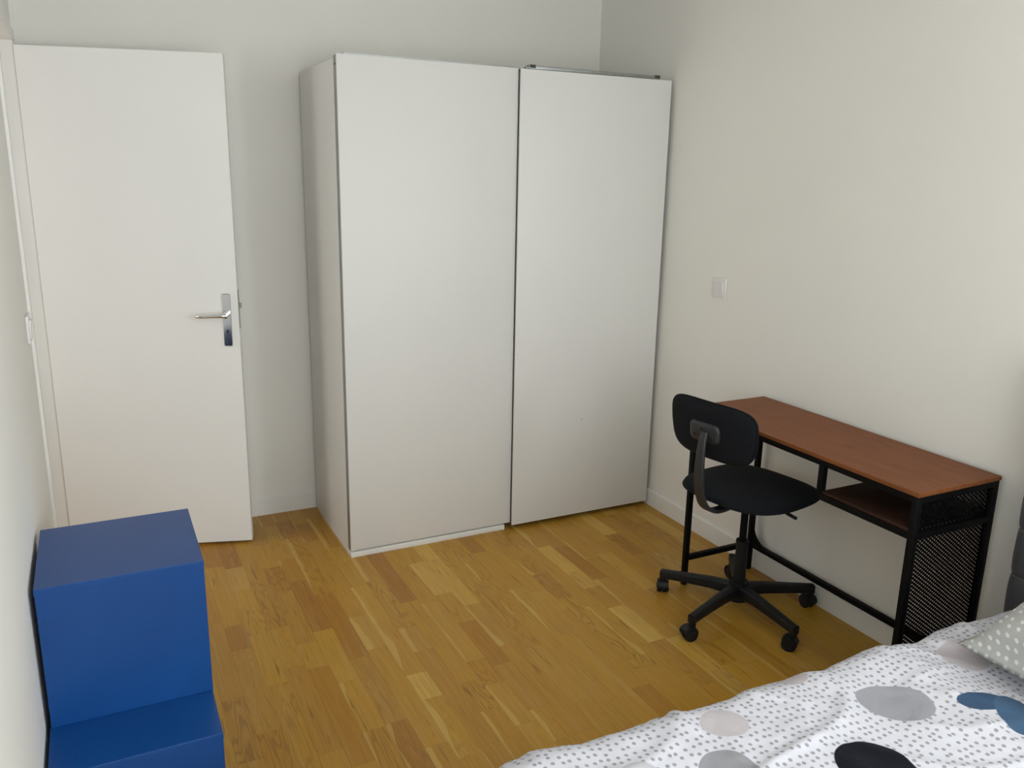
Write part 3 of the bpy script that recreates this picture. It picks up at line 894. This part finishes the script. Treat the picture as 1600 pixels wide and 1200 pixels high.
def smooth01(t): t = max(0, min(1, t)); return t * t * (3 - 2 * t)
def duvet():
    bm = bmesh.new(); uvl = bm.loops.layers.uv.new('cloth')
    YE, R, XF = -2.000, 0.075, -0.575       # far side plane, edge radius, foot plane
    def edge(s, e):                         # rest coordinate s beyond e-R bends down
        a = s - (e - R)
        if a <= 0: return s, 0.0
        q = a / R
        if q < PI / 2: return e - R + R * math.sin(q), R * (1 - math.cos(q))
        return e, R + (a - R * PI / 2)
    na, nb = 300, 230
    a0, a1 = -0.86, 1.335
    b0, b1 = -3.50, -1.74
    def ridge(p): return 1 - abs(noise.noise(p)) * 2.2
    G = []
    for i in range(na + 1):
        row = []
        a = a0 + (a1 - a0) * i / na
        for j in range(nb + 1):
            b_ = b0 + (b1 - b0) * j / nb
            y, dy = edge(b_, YE)
            xm, dx = edge(-a, -XF); x = -xm
            P = Vector((a, b_, 0))
            side = smooth01((dy) / 0.09)
            w = Vector((a + 0.05 * noise.noise(P * 3), b_ + 0.05 * noise.noise(P * 3 + Vector((5, 5, 5))), 0))
            h = 0.014 * noise.noise(Vector((w.x * 2.1, w.y * 2.6, 3.1)))
            def crease(q, wd_): return math.exp(-(abs(noise.noise(q)) / wd_) ** 1.3)
            mk = 0.5 + 0.9 * noise.noise(Vector((a * 3.1, b_ * 3.7, 9.0)))
            mk2 = 0.5 + 0.9 * noise.noise(Vector((a * 2.7 + 4, b_ * 3.9, 2.0)))
            h += 0.0125 * max(0, mk) * crease(Vector((w.x * 1.3 + w.y * 3.0, w.y * 3.8 - w.x * 1.9, 7.7)), 0.10)
            h += 0.0110 * max(0, mk2) * crease(Vector((w.x * 4.6 - w.y * 1.2, w.y * 1.5 + w.x * 1.0, 1.3)), 0.09)
            h += 0.0075 * max(0, mk2) * crease(Vector((w.x * 5.0 + w.y * 7.0, w.y * 2.5 - w.x * 2.0, 4.1)), 0.10)
            h += 0.0045 * noise.noise(Vector((w.x * 13, w.y * 11, 0.5)))
            h += 0.0016 * noise.noise(Vector((w.x * 38, w.y * 30, 0.9)))
            # broad puffs that show along the far edge
            h += 0.008 * math.exp(-((a - 0.70) / 0.075) ** 2) * smooth01((b_ + 2.55) / 0.4)
            h += 0.010 * math.exp(-((a - 1.05) / 0.12) ** 2) * smooth01((b_ + 2.5) / 0.3)
            h -= 0.012 * math.exp(-((a - 0.85) / 0.06) ** 2)
            h -= 0.020 * smooth01((a - 0.74) / 0.30)
            h += 0.014 * math.exp(-((a + 0.17) / 0.07) ** 2) * smooth01((b_ + 2.5) / 0.3)
            z = BZT + 0.022 - dy - dx + h * (1 - side)
            yy = y + side * (0.018 * math.sin(a * 21 + 2 * noise.noise(P * 2)) + 0.012 * noise.noise(P * 6)) + 0.5 * h * smooth01(dy / 0.04)
            if i == 0 or i == na or j == 0 or j == nb: z -= 0.0
            row.append(bm.verts.new((x, yy, max(z, 0.12))))
        G.append(row)
    for i in range(na):
        for j in range(nb):
            f = bm.faces.new((G[i][j], G[i + 1][j], G[i + 1][j + 1], G[i][j + 1]))
            for lp, (p, q) in zip(f.loops, ((i, j), (i + 1, j), (i + 1, j + 1), (i, j + 1))):
                lp[uvl].uv = (a0 + (a1 - a0) * p / na, b0 + (b1 - b0) * q / nb)
    return bm
dv = link_obj('duvet', duvet(), 'duvet', smooth=True)
sm = dv.modifiers.new('thickness', 'SOLIDIFY'); sm.thickness = 0.014; sm.offset = -1
tag(dv, 'white duvet with grey dots and large grey, blue and black circles spread on the bed', 'duvet')

def pillow():
    bm = bmesh.new(); uvl = bm.loops.layers.uv.new('cloth')
    Wd, Hd, N = 0.66, 0.53, 64
    # local: u along the bed width (-y), v up the slope; n outwards
    P0 = Vector((0.862, -2.128, 0.545))
    U_ = Vector((-0.12, -1, 0.0)).normalized()
    V_ = Vector((0.95, -0.03, 0.20)).normalized()
    N_ = V_.cross(U_).normalized()
    if N_.z < 0: N_ = -N_
    T_ = {}
    for s in (1, -1):
        for i in range(N + 1):
            for j in range(N + 1):
                u, v = i / N, j / N
                if s == -1 and (i in (0, N) or j in (0, N)): T_[(s, i, j)] = T_[(1, i, j)]; continue
                cu, cv = 2 * u - 1, 2 * v - 1
                q = (max(0, (1 - abs(cu) ** 3.0)) * max(0, (1 - abs(cv) ** 3.0))) ** 0.5
                m_ = max(0, min(1, (min(1 - abs(cu), 1 - abs(cv)) - 0.0) / 0.14)) ** 1.5    # flat hem at the rim
                th = 0.105 * q * m_
                # edges pull in between the corners
                uu = u + 0.035 * (1 - abs(cu)) * 0 - 0.030 * cu * (1 - cv * cv) * abs(cu)
                vv = v - 0.030 * cv * (1 - cu * cu) * abs(cv)
                wr = 0.006 * noise.noise(Vector((u * 6, v * 6, s * 3.0))) * q + 0.004 * noise.noise(Vector((u * 16, v * 9, 2 + s))) * q
                p = P0 + U_ * (uu * Wd) + V_ * (vv * Hd) + N_ * (s * th * (1.0 if s > 0 else 0.35) + wr + 0.03 * q)
                T_[(s, i, j)] = bm.verts.new(p)
    LU, LV = {}, {}
    for s in (1, -1):       # arc lengths, so that the print is not stretched over the puff
        for j in range(N + 1):
            t_ = 0
            for i in range(N + 1):
                if i: t_ += (T_[(s, i, j)].co - T_[(s, i - 1, j)].co).length
                LU[(s, i, j)] = t_
        for i in range(N + 1):
            t_ = 0
            for j in range(N + 1):
                if j: t_ += (T_[(s, i, j)].co - T_[(s, i, j - 1)].co).length
                LV[(s, i, j)] = t_
    for s in (1, -1):
        for i in range(N):
            for j in range(N):
                idx = ((i, j), (i + 1, j), (i + 1, j + 1), (i, j + 1))
                if s == -1: idx = idx[::-1]
                f = bm.faces.new([T_[(s, a, c)] for a, c in idx])
                for lp, (a, c) in zip(f.loops, idx): lp[uvl].uv = (LU[(s, a, c)] + (2 if s < 0 else 0), LV[(s, a, c)])
    bmesh.ops.recalc_face_normals(bm, faces=bm.faces[:])
    return bm
pw = link_obj('pillow', pillow(), 'pillow', smooth=True)
tag(pw, 'grey pillow with white dots leaning against the dark headboard', 'pillow')
